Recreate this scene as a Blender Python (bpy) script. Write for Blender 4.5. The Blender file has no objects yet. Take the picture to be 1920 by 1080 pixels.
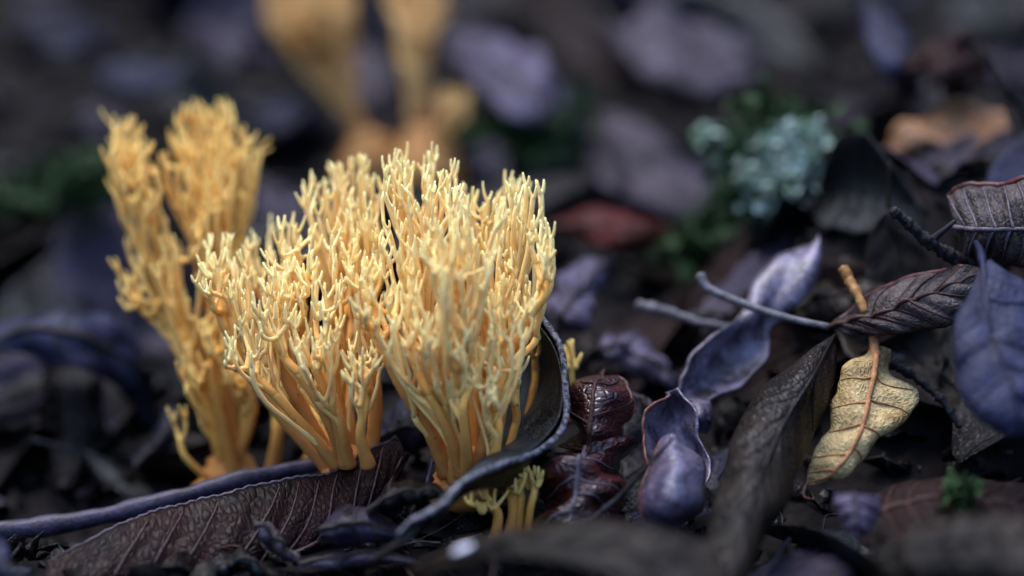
import bpy, math, random
import numpy as np
from mathutils import Vector, Matrix
R = math.radians
rng = np.random.default_rng(7); random.seed(7)
S = bpy.context.scene
COL = S.collection

# ------------------------------------------------------------------ camera
PITCH, FOC, LENS = R(20), 0.42, 85.0
ZT = 0.0345
FWD = np.array([0, math.cos(PITCH), -math.sin(PITCH)])
UPV = np.array([0, math.sin(PITCH), math.cos(PITCH)])
RGT = np.array([1.0, 0, 0])
CAM = np.array([0, 0, ZT]) - FOC * FWD
cd = bpy.data.cameras.new('camera'); cam = bpy.data.objects.new('camera', cd); COL.objects.link(cam)
cam.location = CAM; cam.rotation_euler = (R(90) - PITCH, 0, 0)
cd.lens = LENS; cd.sensor_width = 36; cd.clip_start = 0.01; cd.clip_end = 200
cd.dof.use_dof = True; cd.dof.focus_distance = 0.418; cd.dof.aperture_fstop = 5.0
S.camera = cam

# ------------------------------------------------------------------ world, sun, exposure
SUN_EL, SUN_AZ = R(66), R(-35)       # azimuth from +Y towards +X
W = bpy.data.worlds.new('World'); S.world = W; W.use_nodes = True
wn = W.node_tree.nodes; wl = W.node_tree.links
bg = wn['Background']; sky = wn.new('ShaderNodeTexSky'); sky.sky_type = 'NISHITA'; sky.sun_disc = False
sky.sun_elevation = SUN_EL; sky.sun_rotation = SUN_AZ; sky.altitude = 400
wl.new(sky.outputs[0], bg.inputs[0]); bg.inputs[1].default_value = 0.15
sd = bpy.data.lights.new('sun', 'SUN'); sun = bpy.data.objects.new('sun', sd); COL.objects.link(sun)
sd.energy = 1.15; sd.angle = R(40); sd.color = (1.0, 0.975, 0.95)
sdir = Vector((math.sin(SUN_AZ) * math.cos(SUN_EL), math.cos(SUN_AZ) * math.cos(SUN_EL), math.sin(SUN_EL)))
sun.rotation_euler = sdir.to_track_quat('Z', 'Y').to_euler(); sun.location = (0, 0, 2)
S.view_settings.view_transform = 'Standard'; S.view_settings.look = 'None'
S.view_settings.gamma = 1.0; S.view_settings.exposure = 2.25
S.render.engine = 'CYCLES'; S.cycles.max_bounces = 6; S.cycles.diffuse_bounces = 3; S.cycles.glossy_bounces = 2

# ------------------------------------------------------------------ helpers
SC = 36 / LENS / 1920
def P(px, py, v):
    """photo pixel -> world point: v > 0.2 is the distance along the lens axis, otherwise the height above the ground"""
    ray = FWD + (px - 960) * SC * RGT + (540 - py) * SC * UPV
    d = v if v > 0.2 else (v - CAM[2]) / ray[2]
    return CAM + d * ray
def catmull(pts, n):
    pts = np.asarray(pts, float)
    if len(pts) == 2: return pts[0] + (pts[1] - pts[0]) * np.linspace(0, 1, n)[:, None]
    q = np.vstack([2 * pts[0] - pts[1], pts, 2 * pts[-1] - pts[-2]])
    t = np.linspace(0, len(pts) - 1 - 1e-9, n); i = t.astype(int); f = (t - i)[:, None]
    a, b, c, d = q[i], q[i + 1], q[i + 2], q[i + 3]
    return .5 * (2 * b + (c - a) * f + (2 * a - 5 * b + 4 * c - d) * f ** 2 + (3 * b - a - 3 * c + d) * f ** 3)
def path(pts, n): return catmull([P(*p) for p in pts], n)
def unit(v): return v / (np.linalg.norm(v, axis=-1, keepdims=True) + 1e-12)
def smooth(a, b, x):
    t = np.clip((x - a) / (b - a), 0, 1); return t * t * (3 - 2 * t)
class MB:
    def __init__(s): s.v = []; s.f = []; s.t = []; s.n = 0
    def add(s, v, f, t=None):
        v = np.asarray(v, float); s.v.append(v); s.f += [tuple(int(k) + s.n for k in q) for q in f]
        s.t.append(np.zeros((len(v), 3)) if t is None else np.asarray(t, float)); s.n += len(v)
    def tube(s, pts, rad, sides=8, t=None, closed=True, flat=1.0, wob=0.0):
        pts = np.asarray(pts, float); n = len(pts); rad = np.broadcast_to(rad, n)
        tg = unit(np.gradient(pts, axis=0)); ref = np.array([0.31, -0.9, 0.2])
        a = unit(np.cross(tg[0], ref)); vs = []; ang = np.linspace(0, 2 * math.pi, sides, endpoint=False)
        for i in range(n):
            a = unit(a - tg[i] * np.dot(a, tg[i])); b = np.cross(tg[i], a)
            w = 1 + (rng.uniform(-wob, wob, sides) if wob else 0)
            vs.append(pts[i] + (rad[i] * w * np.cos(ang))[:, None] * a + (rad[i] * w * flat * np.sin(ang))[:, None] * b)
        fs = [(i * sides + k, i * sides + (k + 1) % sides, (i + 1) * sides + (k + 1) % sides, (i + 1) * sides + k)
              for i in range(n - 1) for k in range(sides)]
        v = np.vstack(vs)
        if closed:
            v = np.vstack([v, pts[0] - tg[0] * rad[0] * .6, pts[-1] + tg[-1] * rad[-1] * .6]); m = n * sides
            fs += [(m, (k + 1) % sides, k) for k in range(sides)]
            fs += [(m + 1, (n - 1) * sides + k, (n - 1) * sides + (k + 1) % sides) for k in range(sides)]
        tt = None
        if t is not None:
            t = np.broadcast_to(t, n); tt = np.repeat(t, sides)
            if closed: tt = np.append(tt, [t[0], t[-1]])
            tt = np.stack([tt] * 3, 1)
        s.add(v, fs, tt)
    def mesh(s, name, mat, smooth_=True, origin=None):
        me = bpy.data.meshes.new(name); v = np.vstack(s.v)
        if origin is not None: v = v - origin
        me.from_pydata(v.tolist(), [], s.f); me.update()
        at = me.attributes.new('tone', 'FLOAT_VECTOR', 'POINT'); at.data.foreach_set('vector', np.vstack(s.t).astype('f').ravel())
        me.polygons.foreach_set('use_smooth', [smooth_] * len(me.polygons)); me.materials.append(mat)
        return me
def link(name, me, parent=None):
    o = bpy.data.objects.new(name, me); COL.objects.link(o)
    if parent is not None: o.parent = parent
    return o
def thing(name, label, cat, loc, group=None):
    o = bpy.data.objects.new(name, None); COL.objects.link(o); o.location = loc; o.empty_display_size = .005
    o['label'] = label; o['category'] = cat
    if group: o['group'] = group
    return o
def part(name, mb, mat, t):            # vertices come in world space; the thing's own base is its origin
    base = np.array(t['base_point']) if 'base_point' in t else np.array(t.location)
    o = link(name, mb.mesh(name, mat, origin=base), t); return o
def subpart(name, mb, mat, p, base):
    return link(name, mb.mesh(name, mat, origin=base), p)
def tag(o, label, cat, group=None, kind=None):
    if label: o['label'] = label
    if cat: o['category'] = cat
    if group: o['group'] = group
    if kind: o['kind'] = kind

# ------------------------------------------------------------------ materials
def new_mat(name):
    m = bpy.data.materials.new(name); m.use_nodes = True
    nt = m.node_tree; return m, nt.nodes, nt.links, nt.nodes['Principled BSDF']
def noise(N, L, vec, scale, detail=4, rough=.6):
    n = N.new('ShaderNodeTexNoise'); n.inputs['Scale'].default_value = scale
    n.inputs['Detail'].default_value = detail; n.inputs['Roughness'].default_value = rough
    L.new(vec, n.inputs['Vector']); return n.outputs['Fac']
def ramp(N, L, fac, stops):
    r = N.new('ShaderNodeValToRGB'); e = r.color_ramp.elements
    while len(e) > 1: e.remove(e[-1])
    for i, (p, c) in enumerate(stops):
        q = e[0] if i == 0 else e.new(p)
        q.position = p; q.color = (*c, 1) if len(c) == 3 else c
    L.new(fac, r.inputs[0]); return r.outputs[0]
def mixc(N, L, fac, a, b, mode='MIX'):
    m = N.new('ShaderNodeMix'); m.data_type = 'RGBA'; m.blend_type = mode
    for s, x in ((0, fac), (6, a), (7, b)):
        if hasattr(x, 'links'): L.new(x, m.inputs[s])
        elif s == 0: m.inputs[0].default_value = x
        else: m.inputs[s].default_value = (*x, 1)
    return m.outputs[2]
def math_(N, L, op, a, b=0.0, c=None):
    m = N.new('ShaderNodeMath'); m.operation = op
    for s, x in ((0, a), (1, b), (2, c)):
        if x is None: continue
        if hasattr(x, 'links'): L.new(x, m.inputs[s])
        else: m.inputs[s].default_value = x
    return m.outputs[0]
def worldpos(N, L):
    g = N.new('ShaderNodeNewGeometry'); oi = N.new('ShaderNodeObjectInfo')
    a = N.new('ShaderNodeVectorMath'); a.operation = 'ADD'
    s = N.new('ShaderNodeVectorMath'); s.operation = 'SCALE'; s.inputs[0].default_value = (1.3, .7, 2.1)
    L.new(oi.outputs['Random'], s.inputs['Scale']); L.new(g.outputs['Position'], a.inputs[0]); L.new(s.outputs[0], a.inputs[1])
    return a.outputs[0]
def leaf_mat(name, c1, c2, spot=(.01, .008, .008), rough=.42, coat=.35, net=.5, spots=.5, big=90, coat_rough=.22, spot_at=.56, spec=.07):
    """c1/c2: mottled blade colours, spot: dark decay patches, net: strength of the fine vein net in the relief"""
    m, N, L, b = new_mat(name); p = worldpos(N, L); c1 = tuple(.30 * k for k in c1); c2 = tuple(.50 * k for k in c2)
    n1 = noise(N, L, p, big, 5); n2 = noise(N, L, p, 420, 4); n3 = noise(N, L, p, 1800, 3); n4 = noise(N, L, p, 190, 6, .7)
    mix = math_(N, L, 'ADD', math_(N, L, 'MULTIPLY', n1, .7), math_(N, L, 'MULTIPLY', n2, .3))
    col = ramp(N, L, mix, [(.38, c1), (.60, c2)])
    sp = ramp(N, L, n4, [(spot_at, (0, 0, 0)), (spot_at + .09, (1, 1, 1))])
    col = mixc(N, L, math_(N, L, 'MULTIPLY', sp, spots), col, spot)
    fine = ramp(N, L, n3, [(.35, (.72, .72, .72)), (.65, (1.15, 1.15, 1.15))])
    col = mixc(N, L, 1.0, col, fine, 'MULTIPLY')
    L.new(col, b.inputs['Base Color'])
    rr = N.new('ShaderNodeMapRange'); L.new(n2, rr.inputs[0]); rr.inputs[3].default_value = rough - .12; rr.inputs[4].default_value = rough + .22
    L.new(rr.outputs[0], b.inputs['Roughness']); b.inputs['Specular IOR Level'].default_value = spec
    b.inputs['Coat Weight'].default_value = coat * .20; b.inputs['Coat Roughness'].default_value = coat_rough
    at = N.new('ShaderNodeAttribute'); at.attribute_name = 'tone'
    vo = N.new('ShaderNodeTexVoronoi'); vo.feature = 'DISTANCE_TO_EDGE'; vo.inputs['Scale'].default_value = 1.0
    L.new(at.outputs['Vector'], vo.inputs['Vector'])
    net_h = ramp(N, L, vo.outputs['Distance'], [(0, (0, 0, 0)), (.25, (1, 1, 1))])
    h = math_(N, L, 'ADD', math_(N, L, 'MULTIPLY', net_h, net), math_(N, L, 'MULTIPLY', n2, .8))
    h = math_(N, L, 'ADD', h, math_(N, L, 'MULTIPLY', n3, .35))
    bu = N.new('ShaderNodeBump'); bu.inputs['Strength'].default_value = .7; bu.inputs['Distance'].default_value = .0004
    L.new(h, bu.inputs['Height']); L.new(bu.outputs[0], b.inputs['Normal']); L.new(bu.outputs[0], b.inputs['Coat Normal'])
    return m
def bark_mat(name, c1, c2, rough=.6, coat=.2, sc=500, lo=.38, hi=.64, spec=.2):
    m, N, L, b = new_mat(name); p = worldpos(N, L); n1 = noise(N, L, p, sc, 6, .7); n2 = noise(N, L, p, sc * 4, 4)
    L.new(ramp(N, L, n1, [(lo, c1), (hi, c2)]), b.inputs['Base Color']); b.inputs['Roughness'].default_value = rough; b.inputs['Specular IOR Level'].default_value = spec
    b.inputs['Coat Weight'].default_value = coat * .5; b.inputs['Coat Roughness'].default_value = .25
    bu = N.new('ShaderNodeBump'); bu.inputs['Strength'].default_value = .9; bu.inputs['Distance'].default_value = .0005
    L.new(math_(N, L, 'ADD', n1, math_(N, L, 'MULTIPLY', n2, .4)), bu.inputs['Height']); L.new(bu.outputs[0], b.inputs['Normal']); return m
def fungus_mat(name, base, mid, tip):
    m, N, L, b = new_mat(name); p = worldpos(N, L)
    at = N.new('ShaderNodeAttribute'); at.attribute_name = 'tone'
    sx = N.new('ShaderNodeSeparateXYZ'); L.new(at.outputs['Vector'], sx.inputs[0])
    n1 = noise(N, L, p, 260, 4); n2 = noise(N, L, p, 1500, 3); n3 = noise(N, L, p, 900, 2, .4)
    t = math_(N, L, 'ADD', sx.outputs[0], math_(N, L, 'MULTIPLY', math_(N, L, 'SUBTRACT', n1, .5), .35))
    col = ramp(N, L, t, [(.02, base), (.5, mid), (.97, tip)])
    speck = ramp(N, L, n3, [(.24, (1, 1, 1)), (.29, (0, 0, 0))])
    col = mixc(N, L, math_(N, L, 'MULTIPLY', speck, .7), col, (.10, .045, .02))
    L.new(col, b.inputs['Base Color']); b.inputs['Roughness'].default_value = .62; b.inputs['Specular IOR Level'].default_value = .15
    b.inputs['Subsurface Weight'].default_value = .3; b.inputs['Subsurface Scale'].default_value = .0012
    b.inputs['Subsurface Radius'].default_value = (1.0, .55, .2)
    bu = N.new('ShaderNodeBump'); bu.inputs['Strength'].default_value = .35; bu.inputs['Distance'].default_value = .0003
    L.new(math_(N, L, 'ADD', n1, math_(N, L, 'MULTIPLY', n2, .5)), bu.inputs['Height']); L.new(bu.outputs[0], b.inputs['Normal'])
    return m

M = {}
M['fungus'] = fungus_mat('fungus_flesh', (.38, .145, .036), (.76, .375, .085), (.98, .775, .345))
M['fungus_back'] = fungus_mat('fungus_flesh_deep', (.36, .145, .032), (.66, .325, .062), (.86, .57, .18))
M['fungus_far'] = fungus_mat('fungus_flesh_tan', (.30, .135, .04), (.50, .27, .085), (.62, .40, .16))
M['redbrown'] = leaf_mat('leaf_red_brown', (.008, .0020, .0014), (.025, .0058, .0042), net=.6, spots=.3, coat=.25, rough=.55)
M['red'] = leaf_mat('leaf_dark_red', (.020, .002, .002), (.085, .009, .007), net=.6, spots=.4, coat=3.0, rough=.35, spec=.2)
M['crimson'] = leaf_mat('leaf_crimson', (.06, .005, .004), (.16, .014, .010), coat=.3)
M['purple'] = leaf_mat('leaf_purple', (.016, .0115, .022), (.074, .056, .096), rough=.42, coat=.55)  # violet base colour stands in for the bluish sky sheen on wet leaves
M['lilac'] = leaf_mat('leaf_lilac', (.060, .046, .082), (.195, .158, .240), spot=(.014, .009, .016), rough=.45, coat=.4, spots=.75)
M['podskin'] = leaf_mat('pod_skin', (.050, .036, .062), (.29, .235, .34), spot=(.010, .0035, .004), rough=.4, coat=1.5, spec=.2, spots=.92, net=.15, big=160, spot_at=.53)
M['podsmooth'] = leaf_mat('pod_skin_smooth', (.055, .040, .075), (.25, .205, .31), spot=(.020, .003, .004), rough=.38, coat=2.2, spec=.2, spots=.95, net=.2, big=150, spot_at=.54)
M['mauve'] = leaf_mat('leaf_mauve_grey', (.036, .028, .040), (.150, .118, .150), rough=.5, coat=.2)
M['grey'] = leaf_mat('leaf_grey_speckled', (.030, .028, .030), (.16, .145, .145), spot=(.006, .005, .005), rough=.6, coat=.1, big=700, spots=.7)
M['brown'] = leaf_mat('leaf_brown', (.007, .0046, .003), (.030, .0195, .0125), rough=.42, coat=.6)
M['darkbrown'] = leaf_mat('leaf_dark_brown', (.0024, .0017, .0017), (.013, .0082, .0074), rough=.42, coat=.4)
M['black'] = leaf_mat('leaf_black_green', (.004, .005, .006), (.014, .018, .019), rough=.4, coat=1.0, net=.3)
M['blackgreen'] = leaf_mat('leaf_black_green_sheen', (.010, .015, .018), (.10, .13, .14), rough=.42, coat=2.0, net=.5, spots=.6)  # paler tone is the inner face's greenish sheen, put into the colour
M['blue'] = leaf_mat('leaf_slate_blue', (.022, .023, .056), (.070, .073, .142), spot=(.008, .008, .02), rough=.45, coat=.4, spots=.5)
M['bluedark'] = leaf_mat('leaf_indigo', (.008, .009, .024), (.030, .032, .082), rough=.42, coat=.5)
M['tan'] = leaf_mat('leaf_tan_cream', (.50, .31, .11), (.95, .70, .34), spot=(.09, .05, .018), rough=.55, coat=.1, spots=.6)
M['veined'] = leaf_mat('leaf_taupe', (.032, .023, .022), (.145, .112, .105), spot=(.010, .007, .006), rough=.5, coat=.3, spots=.75)
M['orange'] = leaf_mat('leaf_orange', (.26, .11, .03), (.50, .28, .17), rough=.5, coat=.1, spots=.3)
M['vein_dark'] = bark_mat('vein_dark', (.005, .003, .003), (.018, .011, .009), sc=900)
M['vein_red'] = bark_mat('vein_red', (.022, .006, .004), (.055, .018, .012), sc=900)
M['vein_rib'] = bark_mat('vein_rib', (.035, .016, .014), (.10, .06, .06), sc=900)  # lighter red: the light line along the ribs is put into the colour
M['vein_orange'] = bark_mat('vein_orange', (.22, .085, .03), (.40, .19, .075), sc=900)
M['vein_pale'] = bark_mat('vein_pale', (.05, .038, .05), (.13, .10, .12), sc=900)
M['rim_grey'] = bark_mat('rim_grey', (.006, .007, .009), (.26, .24, .27), sc=1300, lo=.44, hi=.60)
M['rim_red'] = bark_mat('rim_red', (.022, .003, .002), (.10, .016, .010), sc=900, coat=.5)
M['bark_black'] = bark_mat('bark_black', (.002, .002, .0025), (.014, .012, .013), sc=900)
M['bark_grey'] = bark_mat('bark_grey', (.045, .042, .05), (.13, .12, .13), sc=500)
M['bark_purple'] = bark_mat('bark_purple', (.009, .0065, .015), (.036, .025, .050), sc=350)
M['bark_orange'] = bark_mat('bark_orange', (.16, .065, .015), (.34, .17, .05), sc=800)
M['moss'] = bark_mat('moss_green', (.006, .018, .004), (.024, .060, .012), sc=900, coat=0)
M['lichen'] = bark_mat('lichen_pale', (.05, .12, .04), (.42, .48, .46), sc=260, coat=0)
M['glint'] = bark_mat('glint_white', (.70, .66, .78), (.85, .82, .9), sc=900, coat=.8, rough=.25)
M['soil'] = bark_mat('soil_dark', (.002, .0016, .0016), (.010, .0075, .0075), sc=160, coat=0, rough=.9, spec=.06)

# ------------------------------------------------------------------ ground
_ph = rng.uniform(0, 6.28, (10, 2)); _fr = rng.uniform(25, 170, 10); _an = rng.uniform(0, 6.28, 10)
def g(x, y):
    x = np.asarray(x, float); y = np.asarray(y, float); z = np.zeros(np.broadcast(x, y).shape)
    for k in range(10):
        z = z + (.055 / _fr[k]) * np.sin(_fr[k] * (x * math.cos(_an[k]) + y * math.sin(_an[k])) + _ph[k, 0])
    z = z * .6 - .004
    z = z + .040 * smooth(.022, .085, x) * np.exp(-((y - .060) / .040) ** 2)          # bank of litter on the right
    z = z - .020 * smooth(-.034, -.060, x) * smooth(.25, .05, np.abs(y - .06)) * smooth(-.03, .02, y)         # hollow on the left
    r = np.hypot(x, y - .1); side = .45 + .55 * smooth(-1.5, .5, y)                     # unseen slopes, added to block low light from the horizon
    z = z + side * .85 * np.maximum(0, np.minimum(r, 9) - 1.2) ** 2 / (np.maximum(0, r - 1.2) + .4)
    return z
xs = np.concatenate([-np.geomspace(30, .36, 22), np.linspace(-.34, .34, 137), np.geomspace(.36, 30, 22)])
ys = np.concatenate([-np.geomspace(30, .36, 22), np.linspace(-.34, .86, 241), np.geomspace(.88, 40, 22)])
X, Y = np.meshgrid(xs, ys); Z = g(X, Y) + rng.uniform(-.0012, .0012, X.shape)
mb = MB(); nx = len(xs)
mb.add(np.stack([X.ravel(), Y.ravel(), Z.ravel()], 1),
       [(j * nx + i, j * nx + i + 1, (j + 1) * nx + i + 1, (j + 1) * nx + i) for j in range(len(ys) - 1) for i in range(nx - 1)])
o = link('ground', mb.mesh('ground', M['soil'])); o['kind'] = 'structure'; o['label'] = 'dark damp forest soil under the leaves'

# ------------------------------------------------------------------ leaves
def blade_grid(A, Mi, B, nu, nv, veins=8, slant=.10, relief=.0005, crumple=.0006, serr=0.0, teeth=40, thick=.00035, ragged=.0):
    """surface through edge A, midrib Mi and edge B; pillowed between the side veins, toothed edge, real thickness"""
    u = np.linspace(0, 1, nu); v = np.linspace(-1, 1, nv)
    wig = serr * np.abs(((u * teeth) % 1) - .5) * 2 + ragged * (np.sin(u * 23 + 1.3) * .5 + np.sin(u * 57 + .4) * .35 + np.sin(u * 9) * .6)
    A = A + (A - Mi) * wig[:, None]; B = B + (B - Mi) * np.roll(wig, 3)[:, None]
    V = v[None, :, None]; a, m, b = A[:, None], Mi[:, None], B[:, None]
    G = m + (b - a) / 2 * V + (a + b - 2 * m) / 2 * V ** 2
    du = np.gradient(G, axis=0); dv = np.gradient(G, axis=1); nrm = unit(np.cross(du, dv))
    if np.mean(nrm @ (CAM - G.mean((0, 1)))) < 0: nrm = -nrm
    ln = np.linalg.norm(np.diff(Mi, axis=0), axis=1).sum(); wd = np.linalg.norm(B - A, axis=1).max()
    ph = (u[:, None] - slant * np.abs(v)[None]) * (veins + 1)
    edge = np.minimum(1, (1 - np.abs(v)) * 5 + .15)[None] * np.minimum(1, np.minimum(u, 1 - u) * 12)[:, None]
    h = relief * np.abs(np.sin(math.pi * ph)) * edge
    k = rng.uniform(0, 6.28, 8)
    for q in range(7):
        fu, fv = rng.uniform(2, 9) * (1 + q * .45), rng.uniform(-2.2, 2.2) * (1 + q * .35)
        h = h + crumple * (1.3 / (1 + q * .6)) * np.sin(u[:, None] * fu + v[None] * fv + k[q]) * .6
    G = G + nrm * h[:, :, None]
    tone = np.stack([np.broadcast_to(u[:, None] * ln * 1000, (nu, nv)), np.broadcast_to(v[None] * wd * 500, (nu, nv)), np.zeros((nu, nv))], 2).reshape(-1, 3)
    top = G.reshape(-1, 3); bot = (G - nrm * thick).reshape(-1, 3); n = nu * nv
    f = []
    for i in range(nu - 1):
        for j in range(nv - 1):
            q = (i * nv + j, i * nv + j + 1, (i + 1) * nv + j + 1, (i + 1) * nv + j); f.append(q); f.append(tuple(n + k_ for k_ in q[::-1]))
    ring = [j for j in range(nv)] + [i * nv + nv - 1 for i in range(1, nu)] + [(nu - 1) * nv + j for j in range(nv - 2, -1, -1)] + [i * nv for i in range(nu - 2, 0, -1)]
    for a_, b_ in zip(ring, ring[1:] + ring[:1]): f.append((a_, a_ + n, b_ + n, b_))
    return G, nrm, np.vstack([top, bot]), f, np.vstack([tone, tone])
def leaf(name, label, A, Mi, B, mat, vmat=None, cat='leaf', group=None, veins=7, slant=.12, rib=.00055, nu=70, nv=25, vein_r=.00028,
         petiole=None, pet_r=.0006, pet_mat=None, rim=None, t=None, blade='blade', sides=(-1, 1), rib_on=True, blabel=None, **kw):
    """one leaf from three traced curves (edge, midrib, edge), its veins and stalk parts of their own"""
    a, m, b = path(A, nu), path(Mi, nu), path(B, nu)
    G, nrm, v, f, tone = blade_grid(a, m, b, nu, nv, veins, slant, **kw)
    if t is None:
        base = v[np.argmin(v[:, 2])]; t = thing(name, label, cat, base, group)
    base = np.array(t.location)
    mb = MB(); mb.add(v, f, tone); bo = link(blade, mb.mesh(blade, mat, origin=base), t)
    if blabel: bo['label'] = blabel
    vm = vmat or mat; mid = nv // 2
    if rib_on:
        r = rib * np.linspace(1, .35, nu); mb = MB(); mb.tube(G[:, mid] + nrm[:, mid] * r[:, None] * .3, r, 7); link('midrib', mb.mesh('midrib', vm, origin=base), t)
    for sgn in sides:
        for k in range(1, veins + 1):
            u0 = (k + rng.uniform(-.22, .22)) / (veins + 1); vv = np.linspace(.02, .93, 12); uu = u0 + slant * vv * rng.uniform(.85, 1.15) + .012 * np.sin(vv * 5 + k)
            if uu[-1] > .99: continue
            ii = np.clip(uu * (nu - 1), 0, nu - 1.001); jj = (mid + sgn * vv * mid); i0 = ii.astype(int); j0 = np.clip(jj.astype(int), 0, nv - 2)
            fi, fj = (ii - i0)[:, None], (jj - j0)[:, None]
            pp = (G[i0, j0] * (1 - fi) + G[i0 + 1, j0] * fi) * (1 - fj) + (G[i0, j0 + 1] * (1 - fi) + G[i0 + 1, j0 + 1] * fi) * fj
            mb = MB(); rr = vein_r * np.linspace(1, .4, 12); mb.tube(pp + nrm[i0, j0] * vein_r * .25, rr, 5); link('vein', mb.mesh('vein', vm, origin=base), t)
    if petiole:
        pp = path(petiole, 26); mb = MB(); mb.tube(pp, pet_r * np.linspace(1.25, .8, 26), 9, wob=.06); link('petiole', mb.mesh('petiole', pet_mat or vm, origin=base), t)
    if rim:
        side, rr, rm = rim; e = {'A': G[:, 0], 'M': G[:, mid], 'B': G[:, -1]}[side]
        mb = MB(); mb.tube(e, rr * (np.minimum(1, np.minimum(np.linspace(0, 8, nu), np.linspace(5, 0, nu)) + .25)), 9, wob=.18); link('rim', mb.mesh('rim', rm, origin=base), t)
    return t
def twig(name, label, pts, r0, r1, mat, n=40, wob=.15, sides=9, cat='twig', stubs=()):
    pp = path(pts, n); L_ = np.linspace(0, 1, n); k = rng.uniform(0, 6, 3)
    rr = (r0 + (r1 - r0) * L_) * (1 + .12 * np.sin(L_ * 30 + k[0]) + .08 * np.sin(L_ * 71 + k[1]))
    mb = MB(); mb.tube(pp, rr, sides, wob=wob); base = mb.v[0][np.argmin(mb.v[0][:, 2])]
    t = thing(name, label, cat, base); link('stem', mb.mesh('stem', mat, origin=base), t)
    for s, dx, dz in stubs:
        i = int(s * (n - 1)); q = pp[i] + np.linspace(0, 1, 6)[:, None] * np.array([dx, -.0005, dz]); mb = MB(); mb.tube(q, rr[i] * np.linspace(.7, .35, 6), 7, wob=.1)
        link('side_stub', mb.mesh('side_stub', mat, origin=base), t)
    return t

# --- bottom left: red-brown leaf on edge with toothed rim
leaf('dead_leaf', 'dark red-brown leaf with toothed rim standing on edge before the fungus', 
     [(90, 1062, .405), (230, 987, .410), (330, 957, .413), (440, 917, .416), (560, 895, .42), (640, 876, .423), (700, 842, .425), (742, 815, .427)],
     [(80, 1125, .400), (280, 1115, .404), (470, 1072, .409), (610, 1008, .414), (715, 938, .419), (765, 845, .425)],
     [(90, 1140, .41), (300, 1130, .415), (480, 1090, .42), (620, 1030, .425), (722, 960, .428), (770, 850, .427)],
     M['redbrown'], M['vein_rib'], veins=11, slant=.16, relief=.0006, serr=.022, teeth=37, nu=140, nv=41, crumple=.0011, vein_r=.00028, ragged=.022, rim=('A', .00022, M['vein_pale']))
twig('fallen_stalk', 'thick smooth purple stalk lying behind the toothed red-brown leaf',
     [(-60, 1000, .428), (120, 982, .429), (300, 942, .430), (450, 900, .432), (640, 862, .436), (720, 846, .438)], .0019, .0013, M['bark_purple'], wob=.05)
# --- curled black leaf that cups the fungus
RIM = [(984, 580, .424), (1020, 610, .420), (1048, 662, .416), (1057, 725, .412), (1046, 792, .408), (1000, 850, .403), (938, 880, .397), (872, 908, .391), (828, 948, .387), (790, 986, .385), (755, 1015, .384)]
t = leaf('dead_leaf', 'black curled leaf cupping the right side of the big fungus',
     [(968, 596, .437), (975, 655, .444), (978, 715, .445), (966, 790, .438), (925, 846, .426), (880, 886, .410), (845, 922, .398), (797, 978, .389), (755, 1012, .386)],
     [(978, 590, .431), (1004, 640, .432), (1022, 700, .430), (1014, 775, .424), (970, 838, .415), (912, 878, .404), (862, 912, .396), (812, 964, .388), (755, 1013, .385)],
     RIM, M['blackgreen'], M['rim_grey'], veins=0, relief=0, rib_on=False, nu=90, crumple=.0010, rim=('B', .00055, M['rim_grey']),
     petiole=[(770, 1002, .385), (745, 1022, .385), (700, 1050, .388)], pet_r=.0007, pet_mat=M['vein_dark'], ragged=.01)
leaf('', '', RIM, [(x + 2, y + (5 if y > 830 else 1), d + .004) for x, y, d in RIM],
     [(986, 584, .432), (1024, 612, .430), (1052, 668, .427), (1060, 735, .424), (1050, 805, .420), (1012, 878, .416), (956, 905, .409), (890, 915, .399), (835, 954, .391), (793, 990, .388), (756, 1017, .387)],
     M['black'], veins=0, relief=0, rib_on=False, nu=90, crumple=.0006, t=t, blade='folded_edge')
# --- crinkled dark red leaf, two lobes of one leaf
t = leaf('dead_leaf', 'crinkled glossy dark red leaf folded upright beside the black curled leaf',
     [(1040, 838, .424), (1012, 890, .420), (1006, 950, .414), (1016, 1000, .408)], [(1095, 826, .412), (1086, 885, .406), (1076, 940, .402), (1062, 1005, .399)],
     [(1168, 826, .422), (1176, 880, .419), (1164, 935, .414), (1112, 1005, .406)], M['red'], M['vein_pale'], veins=4, slant=.2, nu=60, nv=31, crumple=.0016, relief=.0007, ragged=.05)
leaf('', '', [(1048, 838, .425), (1060, 785, .426), (1078, 742, .428), (1112, 700, .430), (1130, 690, .431)],
     [(1095, 845, .411), (1106, 795, .412), (1117, 745, .417), (1128, 708, .425), (1133, 689, .430)],
     [(1160, 838, .420), (1178, 795, .422), (1175, 745, .425), (1155, 705, .429), (1136, 690, .431)], M['red'], M['vein_red'], veins=3, slant=.15, nu=60, nv=31,
     crumple=.0014, relief=.0006, ragged=.06, t=t, blade='folded_lobe', rim=('B', .0003, M['rim_red']))
leaf('dead_leaf', 'dry grey speckled leaf upright behind the glossy double seed pod',
     [(1172, 738, .438), (1164, 850, .433), (1168, 955, .427), (1178, 1015, .42)], [(1205, 742, .437), (1245, 850, .437), (1258, 950, .43), (1258, 1015, .425)],
     [(1215, 760, .437), (1325, 850, .438), (1352, 930, .432), (1345, 1015, .425)], M['grey'], M['vein_dark'], veins=4, ragged=.07, crumple=.001)
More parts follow.
